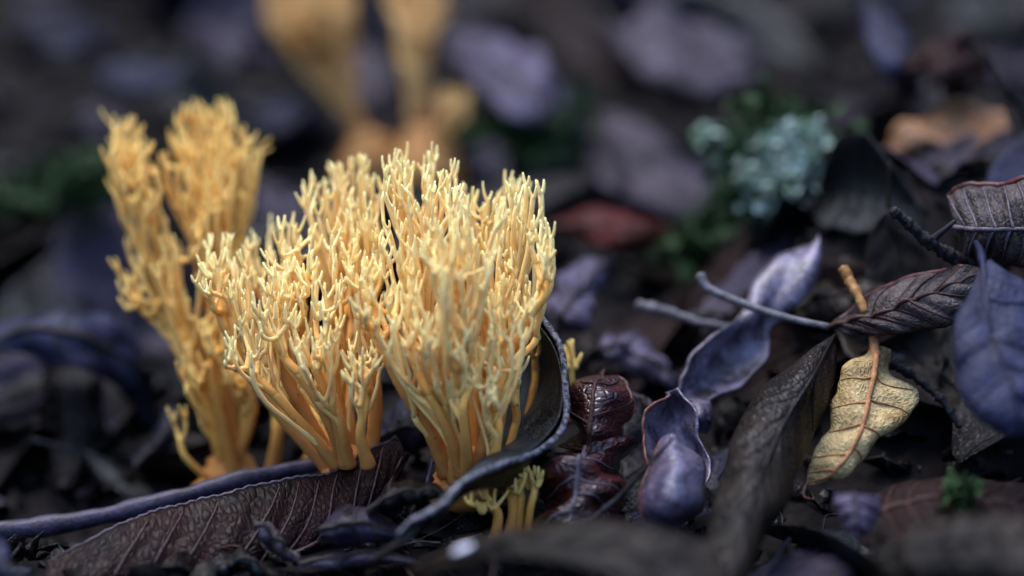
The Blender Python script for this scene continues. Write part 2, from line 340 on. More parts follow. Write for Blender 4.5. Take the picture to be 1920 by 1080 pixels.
# --- pods
t = leaf('seed_pod', 'twisted pale lilac seed pod leaning up behind the glossy pod',
     [(1518, 450, .454), (1462, 474, .450), (1416, 530, .446), (1392, 588, .442), (1318, 632, .437), (1272, 690, .433), (1272, 735, .431), (1296, 775, .430), (1300, 810, .430)],
     [(1530, 458, .453), (1490, 508, .446), (1448, 560, .443), (1420, 606, .441), (1376, 652, .442), (1330, 702, .440), (1308, 745, .434), (1308, 778, .427), (1308, 810, .428)],
     [(1540, 466, .452), (1520, 530, .447), (1476, 592, .444), (1452, 624, .442), (1432, 668, .440), (1380, 728, .436), (1334, 760, .433), (1322, 785, .431), (1316, 812, .431)],
     M['podskin'], cat='seed pod', veins=0, relief=0, rib_on=False, thick=.0006, crumple=.0012, ragged=.08, rim=('A', .00026, M['vein_pale']))
t = leaf('seed_pod', 'glossy dark double seed pod with red rim beside the long brown leaf',
     [(1246, 734, .423), (1220, 775, .419), (1208, 840, .415), (1207, 905, .411), (1216, 950, .408)], [(1252, 735, .426), (1268, 785, .428), (1272, 840, .425), (1268, 900, .418), (1260, 955, .411)],
     [(1262, 736, .424), (1302, 768, .421), (1320, 830, .419), (1320, 895, .414), (1312, 945, .409)], M['podskin'], cat='seed pod', veins=0, relief=0, rib_on=False, thick=.00035,
     crumple=.0007, ragged=.03, rim=('A', .00035, M['rim_red']), blade='open_half')
leaf('', '', [(1252, 826, .411), (1216, 862, .408), (1201, 908, .405), (1212, 957, .403), (1246, 992, .402)], [(1264, 818, .409), (1264, 862, .399), (1263, 905, .396), (1260, 950, .396), (1262, 995, .401)],
     [(1276, 826, .411), (1312, 858, .408), (1327, 900, .405), (1316, 952, .403), (1278, 992, .402)], M['podsmooth'], veins=0, relief=0, rib_on=False, thick=.0005, crumple=.0006, t=t, blade='closed_half',
     ragged=.02, rim=('A', .0003, M['rim_red']))
twig('twig', 'thin dark twig crossing in front of the glossy double pod', [(1105, 978, .400), (1160, 932, .400), (1215, 872, .398), (1262, 822, .398)], .00055, .0003, M['bark_black'])
# --- long brown leaf, coming forward
leaf('dead_leaf', 'long narrow brown leaf between glossy pod and cream leaf',
     [(1564, 628, .428), (1490, 686, .419), (1422, 750, .412), (1376, 820, .404), (1350, 900, .395), (1328, 990, .384), (1305, 1095, .372)],
     [(1566, 628, .427), (1518, 715, .410), (1472, 790, .402), (1436, 870, .393), (1408, 950, .384), (1380, 1030, .375), (1352, 1100, .365)],
     [(1568, 630, .428), (1562, 730, .419), (1534, 812, .410), (1504, 880, .402), (1474, 950, .393), (1432, 1030, .383), (1400, 1105, .372)],
     M['brown'], M['darkbrown'], veins=9, slant=.3, relief=.0003, vein_r=.00016, rib=.0004, nu=90, crumple=.0006)
# --- cream leaf
leaf('dead_leaf', 'cream and tan leaf showing its orange veins beside the long brown leaf',
     [(1630, 660, .426), (1590, 682, .421), (1563, 735, .418), (1556, 795, .416), (1532, 855, .413), (1512, 902, .41)],
     [(1640, 650, .424), (1641, 700, .418), (1628, 760, .413), (1605, 830, .410), (1568, 880, .409), (1514, 906, .41)],
     [(1672, 655, .427), (1676, 704, .424), (1722, 738, .422), (1700, 785, .417), (1640, 826, .414), (1582, 886, .412), (1518, 910, .41)],
     M['tan'], M['vein_orange'], veins=5, slant=.14, rib=.0006, vein_r=.00026, petiole=[(1642, 668, .4225), (1638, 640, .424), (1634, 622, .426)], pet_r=.0008, ragged=.05, crumple=.0009)
# --- blue leaf, right edge
leaf('dead_leaf', 'slate blue leaf hanging with its brownish tip down at the litter bank',
     [(1832, 498, .402), (1802, 570, .396), (1790, 650, .391), (1796, 722, .387), (1832, 785, .384), (1892, 818, .383)],
     [(1842, 488, .401), (1850, 560, .393), (1872, 650, .386), (1895, 730, .382), (1902, 785, .381), (1897, 820, .382)],
     [(1856, 488, .402), (1930, 535, .400), (1985, 620, .396), (1990, 700, .391), (1955, 785, .387), (1902, 822, .384)], M['blue'], M['bluedark'], veins=5, slant=.2, rib=.0005, crumple=.0008,
     petiole=[(1842, 490, .401), (1838, 470, .405), (1830, 455, .41)])
# --- taupe leaves on the bank
leaf('dead_leaf', 'taupe leaf with dark red edges and long stalk lying across the pods',
     [(1556, 608, .430), (1600, 574, .431), (1680, 534, .428), (1760, 514, .424), (1836, 506, .42)], [(1550, 613, .430), (1620, 598, .424), (1700, 574, .420), (1770, 550, .417), (1840, 516, .418)],
     [(1556, 620, .430), (1640, 628, .423), (1722, 622, .419), (1792, 602, .416), (1842, 530, .418)], M['veined'], M['vein_red'], veins=6, slant=.22, vein_r=.0003, relief=.0008,
     petiole=[(1312, 516, .441), (1330, 542, .440), (1400, 572, .437), (1480, 597, .433), (1556, 613, .430)], pet_r=.00075, pet_mat=M['bark_grey'], rim=('A', .00055, M['rim_red']))
leaf('dead_leaf', 'torn taupe leaf with ribbed veins and dark upper edge on the bank',
     [(1774, 362, .432), (1840, 348, .428), (1920, 337, .423), (2010, 345, .42)], [(1788, 425, .426), (1850, 432, .419), (1920, 430, .416), (2010, 430, .414)],
     [(1795, 478, .430), (1850, 492, .426), (1920, 492, .422), (2010, 492, .42)], M['veined'], M['vein_pale'], veins=6, slant=-.12, vein_r=.00032, relief=.0009, rim=('A', .0006, M['rim_red']))
twig('twig', 'rough black twig jutting out over the taupe leaves', [(1674, 394, .417), (1700, 418, .418), (1745, 455, .42), (1790, 482, .423), (1850, 500, .428)], .0008, .0013, M['bark_black'], wob=.3, n=60,
     stubs=((.5, .004, .004), (.7, .003, -.004)))
twig('broken_stalk', 'short orange broken stalk poking up beside the taupe leaf', [(1582, 503, .430), (1592, 525, .429), (1606, 548, .427), (1622, 585, .425)], .0010, .0008, M['bark_orange'], n=16)
twig('fallen_stalk', 'thin grey stalk lying left of the twisted lilac pod', [(1196, 572, .458), (1250, 584, .456), (1310, 604, .454), (1372, 614, .452)], .0011, .0006, M['bark_grey'])
twig('twig', 'flaky dark twig running down from the cream leaf', [(1670, 680, .428), (1720, 710, .428), (1765, 750, .426), (1800, 800, .424)], .0009, .0006, M['bark_black'], wob=.35, n=50)
twig('fallen_stalk', 'hair-thin stalk standing left of the big fungus base', [(815, 850, .418), (800, 905, .412), (775, 955, .406), (758, 1005, .402)], .0003, .0004, M['bark_purple'])
# --- foreground, out of focus
leaf('dead_leaf', 'broad brown leaf arching across the ground in front of the tiny fungus',
     [(770, 1062, .372), (890, 1016, .367), (1000, 988, .363), (1110, 974, .361), (1220, 986, .359), (1345, 1016, .357)],
     [(775, 1070, .368), (890, 1036, .360), (1000, 1024, .355), (1110, 1026, .352), (1230, 1050, .350), (1350, 1060, .352)],
     [(780, 1078, .366), (890, 1056, .358), (1000, 1052, .352), (1100, 1070, .348), (1240, 1120, .346), (1350, 1120, .348)], M['brown'], M['darkbrown'], veins=7)
leaf('dead_leaf', 'brown arched leaf out in front of the cream leaf',
     [(1630, 1050, .362), (1720, 990, .360), (1830, 962, .358), (1980, 975, .356)], [(1630, 1060, .358), (1730, 1030, .352), (1840, 1010, .350), (1985, 1020, .348)],
     [(1640, 1090, .358), (1740, 1090, .350), (1850, 1090, .347), (1990, 1100, .345)], M['brown'], M['darkbrown'], veins=6, ragged=.06)
leaf('dead_leaf', 'small lilac leaf tip pointing down below the cream leaf',
     [(1560, 925, .388), (1575, 970, .384), (1605, 1015, .380)], [(1600, 925, .384), (1605, 970, .380), (1608, 1018, .379)], [(1655, 930, .388), (1640, 980, .384), (1612, 1018, .380)], M['lilac'], M['purple'], veins=3, crumple=.0003)
leaf('dead_leaf', 'dark red-brown leaf lying low under the blue leaf',
     [(1590, 960, .400), (1700, 905, .404), (1850, 900, .402), (1970, 930, .395)], [(1595, 985, .392), (1705, 950, .392), (1850, 945, .390), (1970, 965, .384)],
     [(1620, 1030, .386), (1715, 1010, .380), (1850, 1010, .378), (1970, 1030, .374)], M['redbrown'], M['vein_red'], veins=5, ragged=.08)
for lab, nm in (('small bright white scrap drawn for a glint on the brown foreground leaf', 'glint'),):  # a wet glint, modelled as a solid white scrap
    leaf(nm, lab, [(848, 1036, .3560), (860, 1024, .3560), (886, 1018, .3560)], [(848, 1038, .3550), (866, 1030, .3540), (886, 1022, .3550)], [(850, 1042, .3560), (872, 1038, .3550), (887, 1026, .3560)],
         M['glint'], cat='glint', veins=0, relief=0, rib_on=False, crumple=.0001, nu=14, nv=9)
# --- bits at the bottom
for A_, lab, mk in (
    ([(478, 985), (520, 1020), (560, 1050), 22], 'small bluish grey leaf scrap lying against the toothed red-brown leaf', 'mauve'),
    ([(600, 1000), (680, 985), (770, 1010), 34], 'crumpled indigo leaf scrap at the foot of the hair-thin stalk', 'purple'),
    ([(690, 960), (760, 925), (840, 925), 24], 'olive brown leaf scrap below the big fungus base', 'darkbrown'),
    ([(560, 1062), (680, 1044), (800, 1056), 14], 'narrow grey-blue leaf edge along the ground before the scraps', 'mauve'),
    ([(700, 830), (760, 800), (830, 810), 60], 'indigo leaf lying in the gap between the two fungus bases', 'bluedark'),
    ([(395, 1075), (450, 1052), (500, 1075), 16], 'small black rounded scrap under the toothed red-brown leaf', 'black')):
    w = A_[-1]; q = A_[:3]; d0 = {60: .44}.get(w, .400)
    leaf('leaf_scrap', lab, [(x, y - w * (.3 if i != 1 else 1), d0 + .006) for i, (x, y) in enumerate(q)], [(x, y, d0) for x, y in q], [(x, y + w * (.3 if i != 1 else 1), d0 + .002) for i, (x, y) in enumerate(q)],
         M[mk], M['vein_dark'], cat='leaf scrap', veins=2, nu=36, nv=17, ragged=.12, crumple=.0005)

# ------------------------------------------------------------------ coral fungi
rng = np.random.default_rng(80)
RT = .00042
def rad(n): return RT * n ** .36
def hermite(p0, t0, p1, t1, n):
    s = np.linspace(0, 1, n)[:, None]
    return (2 * s**3 - 3 * s**2 + 1) * p0 + (s**3 - 2 * s**2 + s) * t0 + (-2 * s**3 + 3 * s**2) * p1 + (s**3 - s**2) * t1
UP = np.array([0, 0, 1.0]); DENS = 1.05
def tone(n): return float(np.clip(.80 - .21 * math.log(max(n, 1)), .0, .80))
def prongs(mb, p, tg, r, sc=1.0):
    k = rng.choice([2, 2, 2, 3]); a0 = rng.uniform(0, 6.28)
    s = unit(np.cross(tg, [.3, .8, .1])); b = np.cross(tg, s)
    for i in range(k):
        a = a0 + 6.283 * i / k + rng.uniform(-.5, .5); out = math.cos(a) * s + math.sin(a) * b
        L_ = rng.uniform(.0009, .0036) * sc; e = p + tg * L_ + out * (.0004 + L_ * rng.uniform(.05, .3))
        pp = hermite(p - tg * r * .7, tg * L_ * .3 + out * .0013, e, tg * L_ * 1.1, 6)
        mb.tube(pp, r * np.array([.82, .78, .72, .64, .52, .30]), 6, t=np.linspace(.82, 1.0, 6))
def grow(tips, p, tg, rp, holder, mb, sc, main=False):
    """split the tips in two again and again: limbs below, U-shaped forks, long fine branches above"""
    n = len(tips); c = tips.mean(0); L_ = np.linalg.norm(c - p)
    r = rad(n) * sc
    if n == 1:
        r *= rng.uniform(.78, 1.22); d = unit(c - p); e = unit(d * .2 + UP * .9 + rng.normal(0, .17, 3))
        m = 12; lt = np.linalg.norm((c - p)[:2]); pp = hermite(p - tg * rp * .4, tg * min(L_, .002 + lt * 2.0), c, e * L_ * 1.0, m)
        pp[2:-1] += rng.normal(0, .00005, (m - 3, 3)) + (rng.normal(0, .0004, 3) * np.sin(np.linspace(.4, 2.7, m - 3))[:, None])
        rr = r * (.92 + (rp * .97 / r - .92) * np.clip(1 - np.arange(m) / 3.2, 0, 1) ** 1.5 * (1 if main else .8)); rr[-2:] *= 1.1
        mb.tube(pp, rr, 7, t=np.linspace(tone(2), .82, m), wob=.02); prongs(mb, c, e, r, sc)
        for _ in range(rng.choice([0, 0, 0, 1, 1])):      # short side shoots
            i = rng.integers(3, 9); o_ = unit(np.cross(e, rng.normal(0, 1, 3))); q = pp[i] + np.linspace(0, 1, 6)[:, None] * o_ * .0009 + (np.linspace(0, 1, 6)[:, None] ** 1.6) * e * rng.uniform(.0006, .0022)
            mb.tube(q, r * np.array([.75, .7, .62, .5, .36, .14]), 6, t=np.linspace(.8, 1, 6))
        return
    # candelabra habit: a fork first runs sideways under its tips, then everything on it rises straight up
    dirn = unit(c - p); dz = c[2] - p[2]; lat = (c - p) - UP * dz
    f = p + lat * rng.uniform(.45, .72) + UP * dz * (rng.uniform(.16, .30) if n > 5 else rng.uniform(.20, .42)) + tg * .0006
    ft = unit(unit(f - p) * .6 + UP * .55 + rng.normal(0, .10, 3)); l = np.linalg.norm(f - p); m = 7
    pp = hermite(p - tg * rp * .5, tg * l * 1.3, f, ft * l * 1.2, m)
    rr = r * (1 + (rp / r - 1) * np.clip(1 - np.arange(m) / 3.5, 0, 1) ** 1.3 * (1 if main else .8)); rr[-1] *= 1.03
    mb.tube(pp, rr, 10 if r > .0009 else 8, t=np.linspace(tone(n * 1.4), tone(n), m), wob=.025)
    q = tips - c; q = q - np.outer(q @ dirn, dirn) * .6
    w_, vec = np.linalg.eigh(q.T @ q); ax = vec[:, -1] if rng.random() < .75 else vec[:, -2]
    order = np.argsort(q @ ax); k = int(np.clip(round(n * rng.uniform(.25, .75)), 1, n - 1))
    for ids in (order[:k], order[k:]):
        cc = tips[ids].mean(0); d = unit(cc - f); side = cc - f - ft * np.dot(cc - f, ft)
        side = side - UP * side[2]; ct = unit(ft * .2 + unit(side) * 1.1 + UP * .15 + rng.normal(0, .12, 3))
        m2 = mb
        if n > 9 >= len(ids):
            m2 = MB(); holder.append(m2)
        big = len(ids) * 2 >= n
        if big: ct = unit(ft * .6 + unit(side) * .6 + UP * .2)
        grow(tips[ids], f, ct, r, holder, m2, sc, big)
def zone_tips(zone, sep=.0024):
    cx, cy, rx, ry, rot, d0, slope, dj, n = zone; n = int(n * DENS); out = []; tries = 0; ca, sa = math.cos(R(rot)), math.sin(R(rot))
    while len(out) < n and tries < n * 60:
        tries += 1; a = rng.uniform(0, 6.283); q = math.sqrt(rng.uniform(0, 1)); ex, ey = q * math.cos(a), q * math.sin(a) + rng.normal(0, .20)
        px = cx + ex * rx * ca - ey * ry * sa; py = cy + ex * rx * sa + ey * ry * ca
        p = P(px, py, d0 - slope * ey + rng.uniform(-dj, dj))
        if all(np.linalg.norm(p - o_) > sep * (1 - tries / n / 80) for o_ in out): out.append(p)
    return np.array(out)
def fungus(label, fans, mat, group, sc=1.0, name='coral_fungus', stem=None):
    base = P(*fans[0][0][0]) if stem is None else P(*stem[0])
    t = thing(name, label, 'fungus', base, group)
    if stem:
        pp = path(stem, 10); mb = MB(); mb.tube(pp, np.linspace(.0075, .0036, 10) * sc, 14, t=0.02, wob=.10); link('stem', mb.mesh('stem', mat, origin=base), t)
    for trunk, zones in fans:
        tips = np.vstack([zone_tips(z) for z in zones]); mb = MB(); hold = [None]
        k = len(trunk) * 8; pp = path(trunk, k); n = len(tips); hold = []
        order = np.argsort(tips[:, 2] + rng.normal(0, .004, n)); cuts = [(.24, .08), (.38, .20), (.54, .34), (.70, .48), (.86, .62)] if n > 12 else [(.4, .3), (.7, .55)] if n > 5 else []
        last = 0; rr = np.full(k, rad(n) * sc); jobs = []
        for fr, upto in cuts:                 # lower tips leave the limb early, the rest climb on
            e = int(n * upto); i = int(fr * (k - 1)); jobs.append((order[last:e], i)); last = e; rr[i:] = rad(n - last) * sc
        rr = np.convolve(np.pad(rr, 3, 'edge'), np.ones(7) / 7, 'valid') * (1 + .55 * np.exp(-np.arange(k) / 3.0))
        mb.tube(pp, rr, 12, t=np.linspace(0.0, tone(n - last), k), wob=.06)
        for ids, i in jobs:
            if len(ids):
                d = unit(tips[ids].mean(0) - pp[i]); m2 = MB(); hold.append(m2)
                grow(tips[ids], pp[i], unit(unit(pp[i + 1] - pp[i - 1]) * .6 + d * .6), rr[i], hold, m2, sc)
        grow(tips[order[last:]], pp[-1], unit(pp[-1] - pp[-3]), rr[-1], hold, mb, sc, True)
        b = link('branch', mb.mesh('branch', mat, origin=base), t)
        for h in [h for h in hold if h.v]: link('branchlet', h.mesh('branchlet', mat, origin=base), b)
    return t
CL = 'coral fungi in the front clump'
# zone: centre px, centre py, radius x, radius y, turn, lens distance, distance slope (lower = nearer), jitter, tips
fungus('big pale yellow coral fungus with dense branching cupped by black curled leaf', [
    ([(862, 900, .420), (858, 840, .419), (845, 760, .420)], [(790, 350, 72, 50, 5, .424, .010, .004, 34), (775, 455, 62, 55, 0, .416, .008, .004, 18)]),
    ([(884, 905, .424), (886, 820, .426), (890, 730, .428)], [(920, 400, 66, 50, 0, .432, .008, .005, 28)]),
    ([(872, 900, .416), (866, 800, .412), (856, 700, .408)], [(862, 470, 72, 75, 0, .401, .006, .004, 36)]),
    ([(905, 900, .420), (935, 800, .420), (955, 700, .420)], [(978, 395, 40, 62, 25, .420, .004, .003, 13)]),
    ([(900, 880, .416), (940, 720, .413), (985, 610, .410), (1018, 560, .409)], [(1015, 478, 30, 50, 10, .410, .003, .003, 10)]),
    ([(840, 885, .418), (805, 805, .414), (760, 735, .411), (735, 690, .410)], [(722, 545, 55, 75, 10, .409, .007, .004, 26)]),
    ([(858, 900, .416), (850, 830, .412), (838, 760, .409)], [(825, 600, 62, 48, 0, .404, .005, .004, 20)]),
    ([(900, 900, .414), (925, 860, .410), (935, 810, .408)], [(925, 705, 52, 42, 0, .405, .005, .003, 13)]),
    ([(918, 900, .420), (950, 850, .420), (968, 790, .420)], [(968, 690, 22, 34, 10, .416, .003, .003, 5)]),
    ([(868, 890, .414), (840, 810, .409), (805, 740, .406)], [(760, 640, 48, 46, 0, .404, .005, .004, 13)]),
    ([(876, 890, .412), (872, 820, .406), (868, 770, .403)], [(868, 640, 52, 40, 0, .401, .005, .004, 8)]),
    ([(890, 890, .414), (915, 800, .410), (935, 730, .408)], [(955, 600, 46, 55, 0, .406, .005, .004, 14)]),
    ([(930, 900, .430), (985, 790, .431), (1003, 720, .431)], [(1002, 630, 14, 20, 0, .431, .002, .002, 4)]),
    ([(880, 905, .426), (920, 800, .428), (930, 700, .428)], [(930, 530, 65, 70, 0, .418, .006, .006, 26)]),
    ], M['fungus'], CL, stem=[(876, 925, .421), (872, 890, .421), (868, 850, .421)])
fungus('yellow coral fungus fanning out leftward above the toothed red-brown leaf', [
    ([(660, 880, .430), (655, 800, .432), (640, 700, .436)], [(596, 345, 34, 52, 0, .442, .006, .003, 11), (672, 350, 50, 48, -15, .438, .008, .004, 18)]),
    ([(656, 880, .428), (640, 780, .428), (625, 690, .427)], [(665, 450, 55, 65, 0, .428, .010, .004, 20)]),
    ([(628, 872, .428), (585, 800, .426), (540, 715, .425), (520, 650, .424)], [(545, 500, 52, 65, 10, .424, .010, .004, 28)]),
    ([(618, 876, .430), (545, 800, .430), (470, 705, .429), (425, 620, .428)], [(415, 510, 60, 48, 15, .427, .008, .004, 22)]),
    ([(648, 872, .424), (610, 780, .418), (560, 700, .415)], [(510, 570, 40, 45, 20, .416, .004, .003, 12)]),
    ([(650, 872, .422), (625, 770, .417), (590, 690, .414)], [(618, 575, 32, 55, 0, .414, .006, .003, 12)]),
    ([(690, 872, .416), (676, 815, .413), (684, 765, .412)], [(680, 685, 34, 34, 0, .412, .004, .003, 12)]),
    ([(632, 872, .424), (575, 805, .421), (515, 740, .419)], [(470, 630, 48, 52, 25, .418, .005, .004, 14)]),
    ([(654, 872, .422), (640, 800, .418), (625, 740, .416)], [(575, 640, 42, 46, 0, .414, .004, .004, 13)]),
    ([(690, 872, .428), (705, 780, .426), (705, 690, .424)], [(690, 500, 40, 95, 0, .424, .008, .004, 24)]),
    ([(650, 872, .434), (580, 780, .438), (520, 660, .442)], [(500, 490, 55, 50, 0, .442, .006, .006, 18)]),
    ], M['fungus'], CL, stem=[(662, 905, .428), (660, 880, .428), (655, 850, .428)], sc=.95)
fungus('tall amber coral fungus standing behind the left side of the clump', [
    ([(440, 900, .458), (420, 720, .460), (400, 560, .463), (395, 480, .465)], [(385, 315, 76, 100, 0, .465, .010, .006, 62), (440, 325, 46, 75, 15, .468, .006, .006, 26)]),
    ([(432, 900, .458), (390, 700, .460), (320, 520, .461), (285, 430, .461)], [(250, 320, 46, 80, -15, .461, .006, .005, 30)]),
    ([(428, 900, .455), (360, 680, .455), (310, 570, .455), (285, 590, .455)], [(240, 530, 30, 52, 0, .455, .004, .004, 8)]),
    ([(400, 905, .453), (370, 880, .452), (350, 860, .451)], [(338, 800, 16, 25, 0, .450, .002, .002, 2)]),
    ([(418, 890, .455), (410, 830, .453), (395, 770, .452)], [(365, 690, 32, 42, 0, .451, .004, .004, 8)]),
    ([(430, 890, .455), (460, 820, .453), (475, 770, .452)], [(455, 680, 45, 55, 0, .452, .006, .005, 12)]),
    ([(510, 890, .452), (520, 820, .450), (530, 770, .450)], [(530, 690, 50, 60, 0, .450, .006, .005, 16)]),
    ([(570, 885, .450), (585, 840, .450), (590, 800, .450)], [(595, 740, 40, 45, 0, .450, .006, .005, 10)]),
    ([(434, 890, .455), (390, 740, .454), (350, 640, .454)], [(330, 500, 50, 70, 0, .455, .006, .005, 14)]),
    ([(440, 890, .453), (410, 760, .450), (395, 700, .449)], [(400, 590, 50, 60, 0, .449, .006, .005, 12)]),
    ([(436, 890, .462), (430, 700, .466), (425, 600, .468)], [(420, 450, 60, 60, 0, .468, .006, .006, 24)]),
    ], M['fungus_back'], CL, stem=[(432, 925, .457), (432, 900, .457), (430, 860, .457)], sc=1.1)
fungus('tiny ochre coral fungus under the black curled leaf', [
    ([(928, 1010, .408), (934, 972, .409), (930, 955, .409)], [(905, 942, 26, 16, 0, .408, .001, .002, 4)]),
    ([(955, 1005, .409), (962, 960, .410), (960, 930, .411)], [(962, 893, 30, 14, 0, .411, .001, .002, 5)]),
    ([(972, 1005, .409), (976, 960, .410), (978, 930, .411)], [(975, 905, 20, 14, 0, .411, .001, .002, 3)]),
    ([(990, 996, .408), (994, 955, .408), (1000, 930, .408)], [(1003, 900, 10, 12, 0, .408, .001, .001, 2)])], M['fungus_back'], CL, sc=1.2)
fungus('single amber coral fungus shoot between black curled leaf and red leaf', [
    ([(1068, 790, .436), (1068, 740, .436), (1069, 710, .436)], [(1070, 680, 9, 10, 0, .436, .001, .001, 4)])], M['fungus_back'], CL, sc=1.2)
BG = 'coral fungi standing behind the clump'
fungus('ochre coral fungus with round head standing far behind the clump', [
    ([(690, 290, .60), (650, 190, .605), (610, 120, .61)], [(560, 5, 85, 45, 0, .61, .012, .012, 60)]),
    ([(694, 290, .60), (655, 200, .60), (640, 150, .60)], [(620, 0, 45, 45, 0, .60, .01, .012, 30)])], M['fungus_far'], BG, sc=1.35, stem=[(700, 320, .6), (692, 285, .6), (685, 260, .6)])
fungus('taller slender ochre coral fungus standing far behind the clump', [
    ([(800, 300, .585), (792, 200, .59), (785, 100, .595)], [(775, 10, 60, 70, 0, .60, .01, .012, 60)]),
    ([(808, 300, .585), (820, 250, .58), (835, 225, .58)], [(845, 205, 28, 28, 0, .58, .004, .006, 14)]),
    ([(800, 300, .585), (775, 230, .585), (770, 180, .585)], [(765, 120, 25, 60, 0, .585, .004, .006, 16)])], M['fungus_far'], BG, sc=1.4, stem=[(805, 330, .585), (802, 295, .585), (798, 250, .587)])

# ------------------------------------------------------------------ leaves behind, traced where they lie
rng = np.random.default_rng(90)
def bleaf(label, mid, w, mat, vmat='vein_dark', lift=.004, name='dead_leaf', veins=5, **kw):
    """mid: three or more (px, py, height) along the midrib, w: half width in px at the middle"""
    n = len(mid); A, B = [], []
    for i, (x, y, z) in enumerate(mid):
        x0, y0, _ = mid[max(i - 1, 0)]; x1, y1, _ = mid[min(i + 1, n - 1)]; dx, dy = x1 - x0, y1 - y0; L_ = math.hypot(dx, dy)
        k = w * (math.sin(math.pi * (i + .02) / (n - 1 + .04)) ** .7) + .5; ox, oy = -dy / L_ * k, dx / L_ * k
        d0 = np.dot(P(x, y, z) - CAM, FWD)
        # half of the slope across the blade lies along the ground, half stands up to the lens
        def pt(s):
            dz = np.dot(P(x + s * ox, y + s * oy, z) - CAM, FWD); return (x + s * ox, y + s * oy, d0 + (dz - d0) * .45 + lift)
        A.append(pt(-1)); B.append(pt(1))
    return leaf(name, label, A, list(mid), B, M[mat], M[vmat], veins=veins, nu=60, nv=21, crumple=.000028 * w, ragged=.09, vein_r=.0003, rib=.0008, **kw)
bleaf('lavender leaf leaning right of the tall slender background fungus', [(835, 60, .028), (920, 110, .026), (1000, 180, .022), (1085, 250, .012)], 62, 'lilac')
bleaf('large grey leaf lying far behind between lavender leaf and black hollow', [(1140, 60, .03), (1240, 80, .03), (1340, 110, .028), (1440, 100, .026)], 78, 'mauve')
bleaf('wide mauve leaf sloping down from the lavender leaf to the moss', [(1060, 215, .012), (1160, 280, .012), (1260, 345, .012), (1370, 430, .008)], 72, 'mauve')
bleaf('narrow slate blue leaf standing far back above the orange leaf', [(1620, -30, .05), (1655, 50, .05), (1690, 120, .045), (1715, 185, .035)], 36, 'blue')
leaf('dead_leaf', 'orange curled leaf arching over a dark hollow', [(1642, 290, .515), (1695, 236, .520), (1790, 212, .525), (1890, 205, .53)], [(1640, 305, .51), (1695, 250, .505), (1790, 236, .505), (1895, 228, .515)],
     [(1640, 325, .51), (1688, 276, .50), (1745, 264, .498), (1800, 290, .495), (1895, 250, .505)], M['orange'], M['vein_orange'], veins=4, nu=44, nv=17, ragged=.06, crumple=.0015)
bleaf('grey pointed leaf right above the orange leaf', [(1690, 140, .04), (1740, 190, .036), (1790, 230, .034)], 32, 'grey')
bleaf('dark red-brown oval leaf far back above the orange leaf', [(1700, 130, .045), (1770, 110, .05), (1850, 130, .045)], 62, 'redbrown', 'vein_red')
bleaf('grey-purple leaf lying between orange leaf and torn taupe leaf', [(1540, 375, .010), (1650, 350, .014), (1760, 320, .018), (1900, 300, .022)], 34, 'mauve')
bleaf('mauve leaf with curled edge lying behind the broken orange stalk', [(1440, 420, .018), (1530, 430, .022), (1620, 450, .024), (1720, 470, .026)], 46, 'mauve')
bleaf('dark brown leaf under the stalk of the taupe leaf', [(1460, 580, .018), (1550, 560, .022), (1660, 545, .026)], 45, 'brown')
bleaf('pale lilac leaf peeking out right behind the black curled leaf', [(1020, 640, .010), (1060, 580, .016), (1095, 530, .018), (1140, 500, .016)], 44, 'lilac')
bleaf('purple leaf with broad lobes lying behind the crinkled red leaf', [(1080, 690, .004), (1140, 650, .010), (1200, 670, .008), (1268, 720, .004)], 36, 'lilac')
bleaf('small pink-grey leaf under the twisted lilac pod', [(1290, 600, .012), (1340, 590, .014), (1390, 600, .014)], 30, 'mauve')
bleaf('dark crimson leaf edge lying right of the big fungus crown', [(1030, 430, .008), (1120, 425, .012), (1210, 435, .012), (1300, 445, .008)], 30, 'crimson', 'vein_red')
bleaf('indigo leaf bending over the hollow left of the clump', [(-80, 650, .004), (60, 635, .006), (190, 650, .004), (270, 720, -.008), (300, 850, -.022)], 52, 'blue')
bleaf('slate leaf standing in the hollow left of the clump', [(110, 630, .000), (125, 720, -.006), (130, 820, -.014), (120, 920, -.02)], 58, 'darkbrown')
bleaf('blue-grey leaf far behind the amber fungus', [(180, 135, .02), (270, 150, .02), (360, 140, .02)], 34, 'blue')
bleaf('purple leaf behind the amber fungus, below the blue-grey leaf', [(130, 240, .012), (190, 225, .014), (250, 235, .010)], 36, 'purple')
bleaf('dark slate leaf far behind, above the blue-grey leaf', [(20, 60, .02), (120, 70, .024), (230, 50, .02)], 36, 'bluedark')
bleaf('grey leaf far behind between blue-grey leaf and round-headed fungus', [(340, 60, .02), (430, 90, .024), (520, 110, .02)], 38, 'purple')
bleaf('violet-grey leaf between the two background fungi', [(650, 60, .02), (690, 150, .016), (700, 250, .008)], 40, 'mauve')
bleaf('indigo leaf just behind the amber fungus crown', [(440, 200, .012), (540, 220, .014), (620, 230, .010)], 34, 'bluedark')
bleaf('purple-grey leaf behind the gap between amber and yellow fungus', [(480, 330, .006), (530, 390, .006), (560, 450, .004)], 44, 'purple')
bleaf('purple leaf behind the crown of the big fungus', [(860, 290, .010), (920, 300, .010), (960, 340, .008)], 36, 'purple')
bleaf('indigo leaf low behind the amber fungus stalk', [(250, 870, -.012), (300, 830, -.010), (330, 760, -.006)], 28, 'bluedark')
bleaf('grey-blue leaf corner before the toothed red-brown leaf', [(-80, 980, .010), (-20, 1030, .012), (50, 1090, .010)], 34, 'blue')

